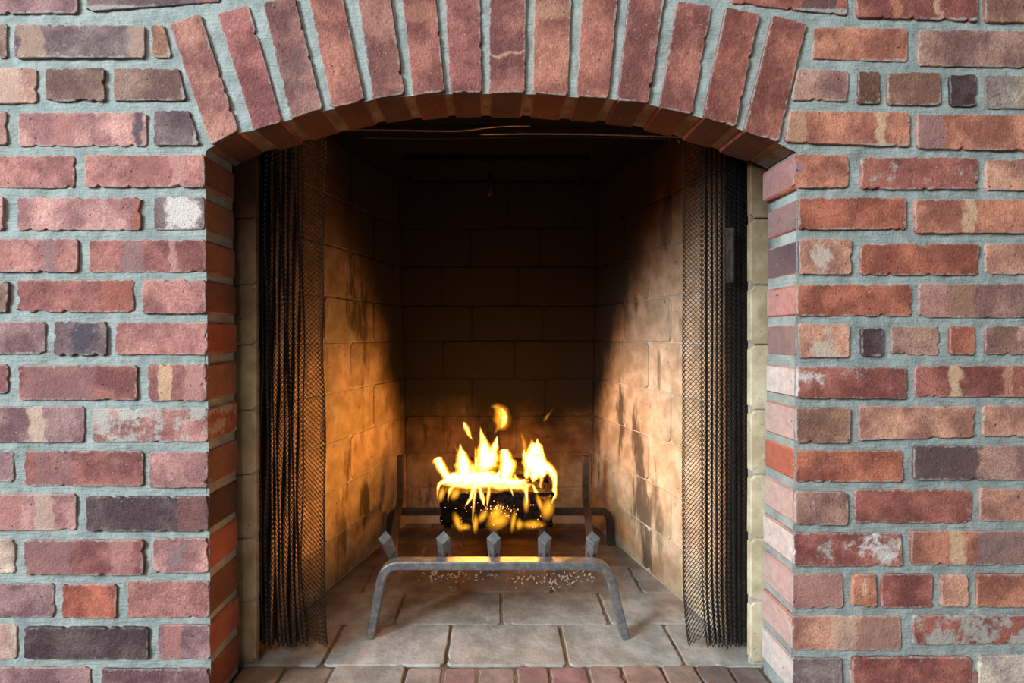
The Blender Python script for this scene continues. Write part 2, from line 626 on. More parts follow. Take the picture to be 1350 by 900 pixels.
LEFT = [
    # A
    bk(-70, 101, -38, 17, 'pu', y0r=-38), bk(114, 290, -40, 14, 'dp', y1r=1, a=BA(.75, .12, 'rd')),
    # B
    bk(-160, 8, 31, 76, 'br'), bk(20, 190, 32, 76, 'gp', y0r=34, lime=.35, a=BA(-.75, .2, 'ta'), b=BA(.9, .12, 'ta')), bk(199, 216, 33, 75, 'bo', xb1=226, xb0=201),
    # C
    bk(-120, 47, 89, 135, 'pe', a=BA(.4, .35, 'cm', .5)), bk(60, 137, 90, 133, 'br'), bk(149, 235, 90, 132, 'br', xb1=245),
    # D
    bk(-160, 8, 147, 190, 'pe'), bk(23, 192, 148, 192, 'pk', lime=.3, a=BA(-.3, .18, 'pr'), b=BA(.88, .07, 'bd')), bk(203, 249, 146, 191, 'dp', xb1=263),
    # E
    bk(-72, 97, 205, 247, 'pr', lime=.3), bk(112, 269, 204, 246, 'pr', a=BA(.1, .35, 'rd', .6), b=BA(.55, .1, 'pk'), side='bk'),
    # F
    bk(-160, 4, 259, 303, 'pk'), bk(22, 185, 260, 303, 'pk', chip=.16, lime=.2, a=BA(.95, .05, 'or1')), bk(202, 268, 259, 302, 'gp', s=(.2, 0, .75, 'wh'), side='bo'),
    # G
    bk(-66, 102, 315, 358, 'pr', a=BA(.55, .12, 'pu')), bk(116, 270, 316, 358, 'rd', a=BA(-.25, .2, 'pu'), b=BA(.45, .08, 'pk'), side='bo', lime=.2),
    # H
    bk(-155, 11, 371, 411, 'br'), bk(21, 175, 369, 411, 'rd', chip=.12, lime=.15, a=BA(.7, .25, 'or1', .5)), bk(188, 271, 369, 413, 'pr', side='bk'),
    # I
    bk(-100, 58, 424, 466, 'pu'), bk(71, 140, 424, 468, 'gp', s=(.2, .2, .55, 'bd')), bk(151, 272, 425, 467, 'pr', side='oo', lime=.15),
    # J
    bk(-160, 9, 481, 518, 'pr'), bk(24, 180, 482, 527, 'rd', a=BA(-.3, .6, 'pu', .5)), bk(195, 272, 480, 528, 'pr', a=BA(-.4, .22, 'tn'), b=BA(.55, .3, 'pk', .6), side='bo'),
    # K
    bk(-60, 110, 536, 583, 'pu', a=BA(.28, .12, 'cm')), bk(122, 273, 539, 582, 'pr', s=(-.5, .6, .3, 'gw'), lime=.75, side='oo'),
    # L
    bk(-155, 16, 595, 635, 'pu'), bk(30, 188, 595, 640, 'rd', a=BA(-.5, .3, 'pu', .5)), bk(197, 274, 596, 642, 'pk', side='bk'),
    # M
    bk(-70, 99, 652, 699, 'pk', a=BA(-.1, .25, 'pr'), b=BA(.5, .15, 'cm', .6), lime=.35), bk(114, 274, 655, 700, 'dp', a=BA(.75, .25, 'rd', .6), lime=.15, side='db', rough=.7),
    # N
    bk(-150, 18, 711, 756, 'cm', lime=.3), bk(32, 189, 712, 757, 'rd', a=BA(-.6, .4, 'pu', .55), b=BA(.65, .2, 'pk', .5)), bk(201, 274, 710, 755, 'pk', s=(-.1, .1, .38, 'gp'), side='oo', lime=.2),
    # O
    bk(-100, 70, 770, 814, 'pu'), bk(81, 152, 771, 815, 'or1'), bk(167, 275, 767, 814, 'pr', side='bk', rough=.5),
    # P
    bk(-150, 20, 824, 869, 'cm', a=BA(.5, .4, 'pk', .5)), bk(32, 195, 827, 869, 'dp', rough=1.6, lime=.25), bk(207, 276, 824, 869, 'pu', a=BA(-.4, .3, 'pr'), side='oo'),
    # Q
    bk(-60, 118, 880, 926, 'pu'), bk(133, 276, 882, 928, 'pu', lime=.2, rough=.7, side='oo'),
]
RIGHT = [
    bk(965, 1117, -42, 3, 'rr', y1r=19, y0r=-30, a=BA(.55, .3, 'd2')), bk(1130, 1289, -30, 22, 'rr', y1r=28, y0r=-26, a=BA(-.35, .08, 'og'), b=BA(.35, .05, 'tn', .6)), bk(1299, 1470, -24, 28, 'bo', y1r=34),
    bk(1075, 1197, 34, 76, 'og', xb0=1071, y0r=38, y1r=81), bk(1212, 1380, 39, 86, 'pb', y0r=41, y1r=88, rough=.5), bk(1394, 1500, 42, 88, 'og'),
    bk(1053, 1119, 90, 131, 'pb', xb0=1044, y0r=93, y1r=133), bk(1132, 1160, 94, 136, 'bk'), bk(1171, 1240, 95, 138, 'bo', a=BA(.5, .5, 'bk', .3)), bk(1253, 1287, 98, 140, 'd2', rough=1), bk(1300, 1375, 99, 142, 'cr', rough=1.2, a=BA(.4, .3, 'tn', .3)), bk(1388, 1500, 100, 142, 'rr'),
    bk(1043, 1199, 145, 187, 'og', xb0=1035, y0r=148, y1r=193, a=BA(.52, .075, 'tn'), b=BA(-.85, .15, 'tn', .4)), bk(1209, 1378, 151, 195, 'og', y1r=199, a=BA(-.8, .2, 'pu', .7)), bk(1390, 1500, 152, 199, 'pb'),
    bk(1046, 1119, 203, 247, 'og', y0r=204, side='pu', s=(-.8, .0, .18, 'pu')), bk(1136, 1288, 208, 249, 'rr', lime=.45), bk(1301, 1470, 210, 250, 'po'),
    bk(1053, 1194, 261, 302, 'oo', side='gp', chip=.08), bk(1207, 1378, 263, 307, 'og', a=BA(-.17, .08, 'tn', .8)), bk(1390, 1500, 263, 308, 'rr'),
    bk(1054, 1122, 315, 361, 'po', s=(-.2, -.2, .4, 'cr'), side='bd'), bk(1135, 1290, 321, 362, 'oo', chip=.14), bk(1301, 1470, 321, 361, 'po', chip=.1),
    bk(1052, 1202, 375, 416, 'oo', lime=.12, side='pk'), bk(1213, 1378, 374, 418, 'pb', a=BA(-.35, .22, 'bo'), b=BA(-.75, .2, 'pr', .5)), bk(1390, 1500, 374, 418, 'og'),
    bk(1053, 1120, 427, 471, 'po', s=(.0, -.7, .55, 'cr'), side='gp'), bk(1136, 1164, 432, 469, 'd2'), bk(1176, 1239, 430, 468, 'pb'), bk(1253, 1285, 430, 467, 'oo'), bk(1300, 1375, 430, 467, 'pb', a=BA(-.3, .4, 'bk', .6)), bk(1388, 1500, 430, 467, 'og'),
    bk(1051, 1195, 484, 525, 'rr', s=(-.8, .4, .2, 'wh'), lime=.35, side='wh'), bk(1208, 1380, 482, 523, 'rr', a=BA(-.4, .09, 'tn'), b=BA(.42, .08, 'po'), lime=.2), bk(1394, 1500, 480, 522, 'rr'),
    bk(1050, 1120, 537, 583, 'bo', side='pw'), bk(1133, 1285, 536, 580, 'po', y1r=576, lime=.1), bk(1297, 1470, 535, 575, 'po'),
    bk(1050, 1190, 594, 635, 'oo', side='or1', lime=.1), bk(1205, 1378, 588, 632, 'pb', a=BA(-.5, .5, 'd2', .9)), bk(1390, 1500, 588, 631, 'pr'),
    bk(1049, 1117, 648, 691, 'pb', s=(-.9, -.3, .3, 'bo'), lime=.25, side='pw'), bk(1128, 1281, 646, 689, 'rr', lime=.2), bk(1294, 1470, 645, 687, 'po'),
    bk(1047, 1189, 703, 746, 'rr', s=(.55, .1, .38, 'wh'), lime=.5, side='wh'), bk(1202, 1375, 700, 744, 'og', a=BA(-.32, .1, 'tn'), b=BA(.5, .5, 'gp', .7)), bk(1388, 1500, 700, 744, 'pb'),
    bk(1046, 1112, 757, 802, 'pb', side='pw', a=BA(0, 1, 'pr', .5)), bk(1124, 1155, 757, 800, 'og', s=(0, .1, .3, 'tn')), bk(1163, 1230, 757, 801, 'rr', lime=.15), bk(1241, 1276, 758, 799, 'po'), bk(1288, 1365, 757, 800, 'og'), bk(1378, 1500, 757, 800, 'pr'),
    bk(1045, 1189, 813, 857, 'po', a=BA(-.05, .25, 'cr', .4), b=BA(.6, .35, 'pb'), side='pw'), bk(1205, 1378, 812, 850, 'rr', lime=.72), bk(1390, 1500, 810, 850, 'og'),
    bk(1045, 1110, 868, 915, 'gp', lime=.35, side='wh'), bk(1124, 1280, 866, 912, 'rr', lime=.25), bk(1292, 1470, 865, 910, 'cr', lime=.3),
]
ARCHB = [
    ([(223, 31), (263.5, 19), (314, 172), (278, 191)], (170, 112, 100)), ([(286, 18), (327, 6.5), (371, 160), (335, 171)], (160, 96, 92)),
    ([(348, 4), (388, -4), (425, 143), (382.5, 156)], (142, 96, 90)), ([(407, -5), (450, -10), (480, 132), (438, 142)], (162, 100, 86)),
    ([(471, -9), (513, -13), (533, 124), (492, 130)], (148, 96, 86)), ([(529, -13), (573, -14), (586, 121), (545, 126)], (156, 94, 84)),
    ([(586, -15), (632, -15), (635, 121), (594, 122)], (150, 88, 82)), ([(645.5, -15), (693, -15), (691.5, 122), (645.5, 122)], (150, 92, 84)),
    ([(704.5, -15), (753.5, -14), (748, 126), (703.5, 122)], (170, 106, 88)), ([(768, -14), (815, -12), (802, 129), (761, 126)], (158, 94, 80)),
    ([(829.5, -11), (876, -8), (855, 136), (814, 132)], (152, 92, 82)), ([(892.5, 1), (938.5, 8), (912, 150), (870, 141)], (154, 92, 80)),
    ([(957, 10), (1001, 19), (969, 167), (927, 155)], (148, 84, 70)), ([(1018.6, 21), (1063, 32), (1025.5, 187), (981, 172)], (152, 88, 72)),
]


def lay(table):
    rnd = random.Random(7)
    for q, col, kw in table:
        um = sum(p[0] for p in q) / 4
        pr = {}
        for key, nm in (('a', 'band_a'), ('b', 'band_b')):
            if key in kw:
                pr[nm] = kw[key][0]
                pr[nm + '_tint'] = albedo(C[kw[key][1]], um)
        if 's' in kw:
            s = kw['s']
            pr['stain'] = (s[0], s[1], s[2])
            pr['stain_tint'] = albedo(C[s[3]], um)
        else:
            pr['stain'] = (0.0, 0.0, -9.0)
        pr['lime'] = float(kw.get('lime', 0.05))
        pr['rough'] = float(kw.get('rough', 0.15))
        if 'side' in kw:
            pr['side'] = 0.85
            pr['side_tint'] = albedo(C[kw['side']], um)  # left reveal tints carry the jamb's shade and firelight in their colour
        brick_piece('brick', [P(*p) for p in q], (0, -1, 0), 0.089, BRICK, WALL, rnd, albedo(C[col], um), kw=pr,
                    chip=kw.get('chip', 0.07), proud=rnd.uniform(-0.0012, 0.0016))


# a little more wall than the photograph frames, so that it goes on to either side and above
rx = random.Random(21)
MORE = []
for r_, y0 in enumerate((31, 89, 147, 205, 259, 315, 370, 424, 481, 536, 595, 652, 711, 770, 825, 881)):
    lx = [min(p[0] for p in q) for q, c_, k_ in LEFT if abs(q[0][1] - y0) < 12]
    MORE.append(bk(max(-325, min(lx) - 12 - 168), min(lx) - 12, y0, y0 + 44, rx.choice(['pr', 'pu', 'rd', 'dp', 'pk'])))
    rr_ = [max(p[0] for p in q) for q, c_, k_ in RIGHT if abs(q[0][1] - y0) < 14]
    e_ = max(rr_ or [1500]) + 12
    MORE.append(bk(e_, min(1685, e_ + 168), y0 + 2, y0 + 46, rx.choice(['og', 'rr', 'pb', 'oo', 'po'])))
for r_, y0 in enumerate((-158, -102)):
    x_ = -320 + 90 * r_
    while x_ < 1600:
        MORE.append(bk(x_, x_ + 160, y0, y0 + 44, rx.choice(['pr', 'pu', 'rd', 'bo', 'og', 'rr', 'pb'])))
        x_ += 172
MORE += [bk(-250, -82, -38, 17, 'rd'), bk(1482, 1650, -24, 32, 'og'), bk(300, 450, -52, -26, 'rd'), bk(462, 612, -52, -28, 'rr'), bk(624, 774, -52, -28, 'pb'), bk(786, 950, -52, -26, 'rr')]
lay(MORE)
lay(LEFT)
lay(RIGHT)


# ------------------------------------------------------------------ the arch
def arch():
    g = Geo()
    rows = []
    for i in range(len(ARCH_PX)):
        u, v = ARCH_PX[i]
        p = P(u, v - 4.0)
        rows.append([(p.x, 0.0045 + 0.0875 * q / 5, p.z + 0.0008 * math.sin(i * 3 + q * 2)) for q in range(6)])
    for r in rows:
        g.v += r
    for i in range(len(rows) - 1):
        for q in range(5):
            g.f.append((i * 6 + q, i * 6 + q + 1, i * 6 + 7 + q, i * 6 + 6 + q))
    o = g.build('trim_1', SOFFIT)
    tag(o, 'segmental arch of fourteen upright red bricks spanning the top of the fireplace opening', 'arch', 'structure')
    rnd = random.Random(11)
    for i, (q, c) in enumerate(ARCHB):
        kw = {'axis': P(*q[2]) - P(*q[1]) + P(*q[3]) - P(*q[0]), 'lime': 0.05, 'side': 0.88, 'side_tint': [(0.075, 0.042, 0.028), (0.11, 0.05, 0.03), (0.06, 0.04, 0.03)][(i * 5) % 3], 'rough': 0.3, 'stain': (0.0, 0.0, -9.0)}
        um = q[0][0]
        if i == 2:
            kw['stain'] = (0.2, 0.0, 0.35)
            kw['stain_tint'] = albedo((112, 82, 80), um)
        if i == 7:
            kw['band_a'] = (0.28, 0.03, 0.8)
            kw['band_a_tint'] = albedo((200, 160, 130), um)
        if i == 5:
            kw['band_a'] = (-0.55, 0.15, 0.5)
            kw['band_a_tint'] = albedo((176, 116, 92), um)
        if i == 8:
            kw['band_a'] = (-0.6, 0.16, 0.4)
            kw['band_a_tint'] = albedo((196, 150, 118), um)
        brick_piece('arch_brick', [P(*p) for p in q], (0, -1, 0), 0.090, BRICK, o, rnd, albedo(c, um), kw=kw,
                    chip=0.05, proud=rnd.uniform(0.0, 0.002))
    return o


ARCH = arch()


# ------------------------------------------------------------------ firebox
def XL(z):
    return -(0.2795 + 0.2664 * (1.554 - z))


def XR(z):
    return 0.2937 + 0.254 * (1.554 - z)


LEAN = 0.06
ROWS_V = [679, 643, 596, 548, 499, 449, 403, 351, 300, 239]
ROWS_Z = []
for v_ in ROWS_V:
    Z_ = 0.3
    for _ in range(6):
        Z_ = H + (CV - v_) * (1.554 - LEAN * Z_) / F
    ROWS_Z.append(Z_)
ZR = 0.962           # front of the firebox, behind the curtains
TOPZ = ROWS_Z[-1]
FB = (0.52, 0.42, 0.30)
JN = 0.0022


def fb_color(rnd):
    k = rnd.uniform(0.86, 1.1)
    return tuple(x * k * rnd.uniform(0.97, 1.03) for x in FB)


def side_wall(name, s, X, label, phase):
    d = Vector((X(1.554) - X(ZR), 1.554 - ZR, 0)).normalized()
    N = Vector((-s * d.y, s * d.x, 0)) if s > 0 else Vector((d.y, -d.x, 0))
    org = Vector((X(ZR), ZR - D, 0))
    g = Geo()
    # mortar backing in the plane of the wall and the return behind the curtain
    e = org + d * 0.72
    for (a, b, n) in ((org, e, N), (Vector((s * 0.60, ZR - D, 0)), org, Vector((0, -1, 0)))):
        q0, q1 = a - n * 0.0025, b - n * 0.0025
        k0, k1 = a - n * 0.06, b - n * 0.06
        bb = len(g.v)
        for zz in (0.0, 1.10):
            g.v += [(p.x, p.y, zz) for p in (q0, q1, k1, k0)]
        g.f += [tuple(bb + i for i in f) for f in ((0, 1, 5, 4), (1, 2, 6, 5), (2, 3, 7, 6), (3, 0, 4, 7), (4, 5, 6, 7), (3, 2, 1, 0))]
    xa, xb = sorted((s * 0.56, s * 0.62))
    g.box(xa, xb, 0.092, 0.24, 0, 1.10)
    xa, xb = sorted((P(337.5 if s < 0 else 990, 500, 0.888).x + s * 0.0004, s * 0.565))
    g.box(xa, xb, 0.1105, 0.119, 0, 1.10)
    o = g.build(name, FMORTAR)
    tag(o, label, 'wall', 'structure')
    rnd = random.Random(31 if s < 0 else 37)
    zs = [0.004] + ROWS_Z[1:]
    L = (Vector((X(1.57), 1.57 - D, 0)) - org).length
    for r in range(len(zs) - 1):
        z0, z1 = zs[r] + JN, zs[r + 1] - JN
        cuts = [0.0]
        zc = phase[r % 2]
        pos = sorted(((zz - ZR) / d.y) for zz in zc)
        cuts += [p for p in pos if 0.02 < p < L - 0.02] + [L]
        for a, b in zip(cuts, cuts[1:]):
            if a == 0.0:
                a -= JN
            pts = [org + d * (a + JN) + Vector((0, 0, z0)), org + d * (b - JN) + Vector((0, 0, z0)),
                   org + d * (b - JN) + Vector((0, 0, z1)), org + d * (a + JN) + Vector((0, 0, z1))]
            brick_piece('firebrick', pts, N, 0.03, FIRE, o, rnd, fb_color(rnd), step=0.016, amp=0.0009, chip=0.03, corner=0.002, bevel=0.0018,
                        proud=rnd.uniform(-.0006, .0008), kw={'axis': d})
        # the slip of firebrick that shows between the brick jamb and the curtain
        xi = P(337.5 if s < 0 else 990, 500, 0.888).x
        pts = [Vector((xi, 0.108, z0)), Vector((s * 0.56, 0.108, z0)), Vector((s * 0.56, 0.108, z1)), Vector((xi, 0.108, z1))]
        brick_piece('firebrick', pts, (0, -1, 0), 0.0125, FIRE, o, rnd, ((0.60, 0.46, 0.29) if s < 0 else (0.68, 0.58, 0.41)), step=0.012, amp=0.0006, chip=0.02,  # left slips darker and warmer: their shade is put into the colour
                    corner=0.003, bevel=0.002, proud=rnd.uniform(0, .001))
        # the return behind it
        x0, x1 = s * 0.555, org.x - s * 0.001
        pts = [Vector((x0, ZR - D, z0)), Vector((x1, ZR - D, z0)), Vector((x1, ZR - D, z1)), Vector((x0, ZR - D, z1))]
        brick_piece('firebrick', pts, (0, -1, 0), 0.028, FIRE, o, rnd, tuple(x * 1.12 for x in fb_color(rnd)), step=0.016, amp=0.001, chip=0.03,
                    corner=0.003, bevel=0.002, proud=rnd.uniform(0, .001))
    return o


WL = side_wall('wall_left', -1, XL, 'splayed left firebox wall of tan firebricks glowing orange beside the fire',
               ([1.24, 1.46], [1.13, 1.35]))
WR = side_wall('wall_right', 1, XR, 'splayed right firebox wall of cream firebricks lit by daylight',
               ([1.232, 1.45], [1.35, 1.14]))


def back_wall():
    o = None
    g = Geo()

    def pb(x, z):
        return Vector((x, 1.554 - LEAN * z - D, z))
    N = Vector((0, -1, -LEAN)).normalized()
    a, b = pb(-0.36, 0) - N * 0.0025, pb(0.37, 0) - N * 0.0025
    c, d = pb(0.37, 1.1) - N * 0.0025, pb(-0.36, 1.1) - N * 0.0025
    k = Vector((0, 0.06, 0))
    g.v = [tuple(p) for p in (a, b, c, d, a + k, b + k, c + k, d + k)]
    g.f = [(0, 1, 2, 3), (7, 6, 5, 4), (0, 4, 5, 1), (1, 5, 6, 2), (2, 6, 7, 3), (3, 7, 4, 0)]
    o = g.build('wall_back', FMORTAR)
    tag(o, 'back firebox wall of firebricks blackened by soot behind the flames', 'wall', 'structure')
    rnd = random.Random(5)
    J = [[541, 640, 740], [619, 712], [584, 681], [622, 719], [584, 679], [622, 717], [581, 683], [620, 712], [575, 671, 760]]
    zs = ROWS_Z
    for r in range(len(zs) - 1):
        z0, z1 = zs[r] + JN, zs[r + 1] - JN
        if r == 0:
            z0 = 0.03
        zm = 1.554 - LEAN * (z0 + z1) / 2
        xs = [XL(zm) + 0.001] + [(u - CU) * zm / F for u in J[r]] + [XR(zm) - 0.001]
        for x0, x1 in zip(xs, xs[1:]):
            pts = [pb(x0 + JN, z0), pb(x1 - JN, z0), pb(x1 - JN, z1), pb(x0 + JN, z1)]
            brick_piece('firebrick', pts, N, 0.03, FIRE, o, rnd, fb_color(rnd), step=0.018, amp=0.0009, chip=0.03, corner=0.002, bevel=0.0018,
                        proud=rnd.uniform(-.0006, .0008))
    return o


WB = back_wall()

g = Geo()
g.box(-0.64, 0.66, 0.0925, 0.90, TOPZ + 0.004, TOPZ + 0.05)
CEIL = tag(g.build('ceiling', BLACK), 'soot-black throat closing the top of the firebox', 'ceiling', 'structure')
g = Geo()      # closed damper plate and its handle in the throat
g.box(-0.24, 0.24, 0.50, 0.66, TOPZ - 0.012, TOPZ + 0.006)
g.box(-0.26, 0.26, 0.66, 0.675, TOPZ - 0.02, TOPZ + 0.006)
DP = g.build('damper', BLACK, CEIL)
g = Geo()
g.sweep([(-0.02, 0.60, TOPZ - 0.01), (-0.02, 0.60, TOPZ - 0.05), (-0.02, 0.585, TOPZ - 0.075)], circ(0.005, 8), up=Vector((1, 0, 0)))
g.build('damper_handle', RUST, DP, True)

g = Geo()
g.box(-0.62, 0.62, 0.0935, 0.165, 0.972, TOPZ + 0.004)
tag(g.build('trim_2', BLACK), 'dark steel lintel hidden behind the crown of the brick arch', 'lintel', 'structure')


# ------------------------------------------------------------------ floor: hearth bricks
def floor():
    g = Geo()
    g.box(-1.2, 1.25, -1.6, 0.95, -0.06, -0.0035)
    o = g.build('floor', GROUT)
    tag(o, 'brick hearth floor with dusty joints running into the firebox', 'floor', 'structure')
    rnd = random.Random(3)
    zb = [H * F / (v - CV) for v in (877, 822, 780, 746)]
    zb += [zb[-1] + 0.127, zb[-1] + 0.254, zb[-1] + 0.33]
    J = [[-0.296 - .2, -0.313, -0.092, 0.1275, 0.3385], [-0.21, 0.0105, 0.2306], [-0.31, -0.085, 0.13, 0.335], [-0.2, 0.02, 0.24],
         [-0.1, 0.12], [-0.2, 0.01, 0.2]]
    for r in range(len(zb) - 1):
        z0, z1 = zb[r] + 0.0012, zb[r + 1] - 0.0012
        lim = 0.56 if r == 0 else (0.47 if r == 1 else 0.44 - 0.03 * (r - 2))
        xs = [-lim] + [x for x in J[r] if abs(x) < lim - 0.03] + [lim + 0.01]
        for x0, x1 in zip(xs, xs[1:]):
            sk = 0.012 if r == 0 and x0 > -0.2 and x0 < 0.2 else 0.0
            pts = [Vector((x0 + 0.004, z0 - D, 0)), Vector((x1 - 0.004, z0 - D, 0)), Vector((x1 - 0.004, z1 - D, 0)), Vector((x0 + 0.004, z1 - D, 0))]
            k = rnd.uniform(0.9, 1.08)
            col = tuple(q * k for q in ((0.47, 0.455, 0.43) if r < 3 else (0.36, 0.30, 0.24)))
            brick_piece('hearth_brick', pts, (0, 0, 1), 0.03, FLOORB, o, rnd, col, step=0.011, amp=0.0014, chip=0.05, corner=0.002, bevel=0.002,
                        proud=rnd.uniform(-.001, .0005))
    xs = [-0.452, -0.373, -0.289, -0.160, -0.094, -0.034, 0.033, 0.0915, 0.16, 0.2195, 0.29, 0.35, 0.409, 0.466]
    for i, (x0, x1) in enumerate(zip(xs, xs[1:])):
        pts = [Vector((x0 + 0.003, -0.17, 0)), Vector((x1 - 0.003, -0.17, 0)), Vector((x1 - 0.003, zb[0] - D - 0.0022, 0)), Vector((x0 + 0.003, zb[0] - D - 0.0022, 0))]
        base = [(0.30, 0.19, 0.13), (0.28, 0.2, 0.15), (0.36, 0.32, 0.29), (0.35, 0.29, 0.27), (0.36, 0.24, 0.23), (0.36, 0.27, 0.24), (0.36, 0.23, 0.225),
                (0.33, 0.2, 0.2), (0.37, 0.26, 0.23), (0.38, 0.26, 0.22), (0.35, 0.26, 0.22), (0.24, 0.18, 0.165), (0.22, 0.17, 0.16)][i]
        brick_piece('hearth_brick', pts, (0, 0, 1), 0.03, FLOORB, o, rnd, base, step=0.010, amp=0.0013, chip=0.05, corner=0.0025, bevel=0.0025,
                    proud=rnd.uniform(-.0012, .0008))
    x = -1.1
    while x < 1.1:          # the hearth goes on along the foot of the wall
        for (ya, yb) in (((-0.172, -0.004),) if abs(x + 0.03) > 0.5 else ()) + ((-0.40, -0.178),):
            pts = [Vector((x + 0.003, ya, 0)), Vector((x + 0.060, ya, 0)), Vector((x + 0.060, yb, 0)), Vector((x + 0.003, yb, 0))]
            brick_piece('hearth_brick', pts, (0, 0, 1), 0.03, FLOORB, o, rnd, (0.34 + rnd.uniform(-.03, .03), 0.24, 0.215), step=0.016, amp=0.0013,
                        chip=0.05, corner=0.0025, bevel=0.0025, proud=rnd.uniform(-.0012, .0008))
        x += 0.0635
    return o


floor()


# ------------------------------------------------------------------ chain mesh curtains
def curtain_path(s, ctrl):
    pts = spline(ctrl, 900)
    acc = [0.0]
    for a, b in zip(pts, pts[1:]):
        acc.append(acc[-1] + math.hypot(b[0] - a[0], b[1] - a[1]))
    return pts, acc


def chain_curtain(label, ctrl, inner_end, seed):
    root = thing('mesh_curtain', label, 'curtain', (ctrl[0][0], 0.145, 0.0))
    pts, acc = curtain_path(0, ctrl)
    pitch, cell, r = 0.0074, 0.0090, 0.00095
    n = int(acc[-1] / pitch)
    ztop, zbot = 0.952, 0.012
    m = int((ztop - zbot) / (cell / 2))
    g = Geo()
    vs, fs = g.v, g.f
    k = 0
    rnd = random.Random(seed)

    def at(s):
        nonlocal k
        s = max(0, min(acc[-1] - 1e-6, s))
        lo, hi = 0, len(acc) - 1
        while hi - lo > 1:
            mid = (lo + hi) // 2
            if acc[mid] <= s:
                lo = mid
            else:
                hi = mid
        t = (s - acc[lo]) / max(1e-9, acc[hi] - acc[lo])
        return pts[lo][0] + (pts[hi][0] - pts[lo][0]) * t, pts[lo][1] + (pts[hi][1] - pts[lo][1]) * t
    tri = [(r, 0), (-r * 0.5, r * 0.87), (-r * 0.5, -r * 0.87)]
    tot = acc[-1]
    for i in range(n):
        b0 = len(vs)
        s0 = (i + 0.5) * pitch
        A = at(s0 - pitch * 0.56)
        B = at(s0 + pitch * 0.56)
        for j in range(m + 1):
            q = A if (i + j) % 2 == 0 else B
            z = ztop - j * cell / 2
            tz = 1 - z / ztop
            sway = 0.0022 * math.sin(z * 9 + i * 0.16 + seed) + 0.0014 * math.sin(z * 23 + i * 0.35)
            f = s0 / tot
            flare = inner_end * max(0, (0.16 - z)) ** 2 * 0.5 * f
            x = q[0] + sway * 0.6 + flare
            y = q[1] + sway + (0.0005 if j % 2 else -0.0005)
            for (dx, dy) in tri:
                vs.append((x + dx - root.location.x, y + dy - 0.145, z))
        for j in range(m):
            a = b0 + j * 3
            for e in range(3):
                h = (e + 1) % 3
                fs.append((a + e, a + h, a + 3 + h, a + 3 + e))
    o = g.build('chain_mesh', CHAIN, root)
    o['kind'] = 'stuff'
    return root


def cpx(u, z):
    p = P(u, 500, z)
    return (p.x, p.y)


def pleats(u0, u1, uend, n, seed):
    """plan of a gathered curtain: n deep folds from u0 to u1, then one nearly flat panel to uend"""
    r = random.Random(seed)
    sg = 1 if u1 > u0 else -1
    st = abs(u1 - u0) / n
    out = []
    for i in range(n):
        u = u0 + sg * (i + r.uniform(-0.12, 0.12)) * st
        k = r.uniform(0.0, 0.006)
        out += [cpx(u, .950 - k), cpx(u - sg * st * 0.12, .938), cpx(u + sg * st * 0.12, .920), cpx(u + sg * st * r.uniform(.35, .5), .910 + k),
                cpx(u + sg * st * r.uniform(.8, .95), .922), cpx(u + sg * st * 0.85, .940)]
    w_ = uend - u1
    out += [cpx(u1, .948), cpx(u1 + w_ * .15, .942), cpx(u1 + w_ * .5, .933), cpx(u1 + w_ * .8, .923), cpx(uend, .917), cpx(uend - w_ * .03, .929),
            cpx(uend - w_ * .25, .935)]
    return out


LC = pleats(342, 400, 427, 9, 3)
RC = pleats(983, 925, 900, 9, 8)
CL = chain_curtain('black wire mesh curtain gathered in folds beside the orange firelit wall', LC, 1, 1)
CR = chain_curtain('black wire mesh curtain with a metal pull strip, before the cream firebrick wall', RC, 1, 4)
# pull strip on the right curtain
p0, p1 = P(957.5, 300, .898), P(966, 372, .898)
g = Geo()
g.box(p0.x, p1.x - 0.003, p0.y, p0.y + 0.003, p1.z, p0.z)
g.box(p1.x - 0.003, p1.x, p0.y - 0.004, p0.y + 0.003, p1.z, p0.z)
for i in (0, 1):
    zc = p0.z - 0.012 if i == 0 else p1.z + 0.012
    g.box(p0.x + 0.002, p0.x + 0.005, p0.y - 0.001, p0.y + 0.008, zc - 0.002, zc + 0.002)
ps = g.build('pull_strip', m_metal('dark_strip', (0.09, 0.075, 0.065), 0.4, 0.8, 0.2), CR)
ps.matrix_parent_inverse = Matrix.Translation(-CR.location)
for cur, u, sg in ((CL, 424, 1), (CR, 895, -1)):      # little hooks that carry the inner edge
    q = P(u, 186, 0.918)
    g = Geo()
    g.sweep([(q.x, q.y, 0.962), (q.x + 0.004 * sg, q.y, 0.966), (q.x + 0.007 * sg, q.y, 0.960), (q.x + 0.003 * sg, q.y, 0.951), (q.x, q.y - 0.002, 0.944)], circ(0.0011, 6), up=Vector((0, 1, 0)))
    hk = g.build('hook', ROD, cur, True)
    hk.matrix_parent_inverse = Matrix.Translation(-cur.location)


def rod(name, label, px, r, z):
    g = Geo()
    pts = [P(u, v, z) for u, v in spline(px, 40)]
    g.sweep(pts, circ(r, 8), up=Vector((0, 1, 0)))
    return tag(g.build(name, ROD, None, True), label, 'rod')


rod('curtain_rod', 'thin curtain rod with its bent end hidden high behind the left half of the arch', [(300, 170), (420, 170), (520, 171), (600, 172), (640, 168), (670, 165.5), (700, 165)], 0.0024, 0.912)
rod('curtain_rod', 'thin curtain rod running under the right half of the arch, glowing orange below', [(632, 176.5), (700, 175.5), (790, 176.5), (870, 179), (930, 181), (1010, 182)], 0.0026, 0.921)
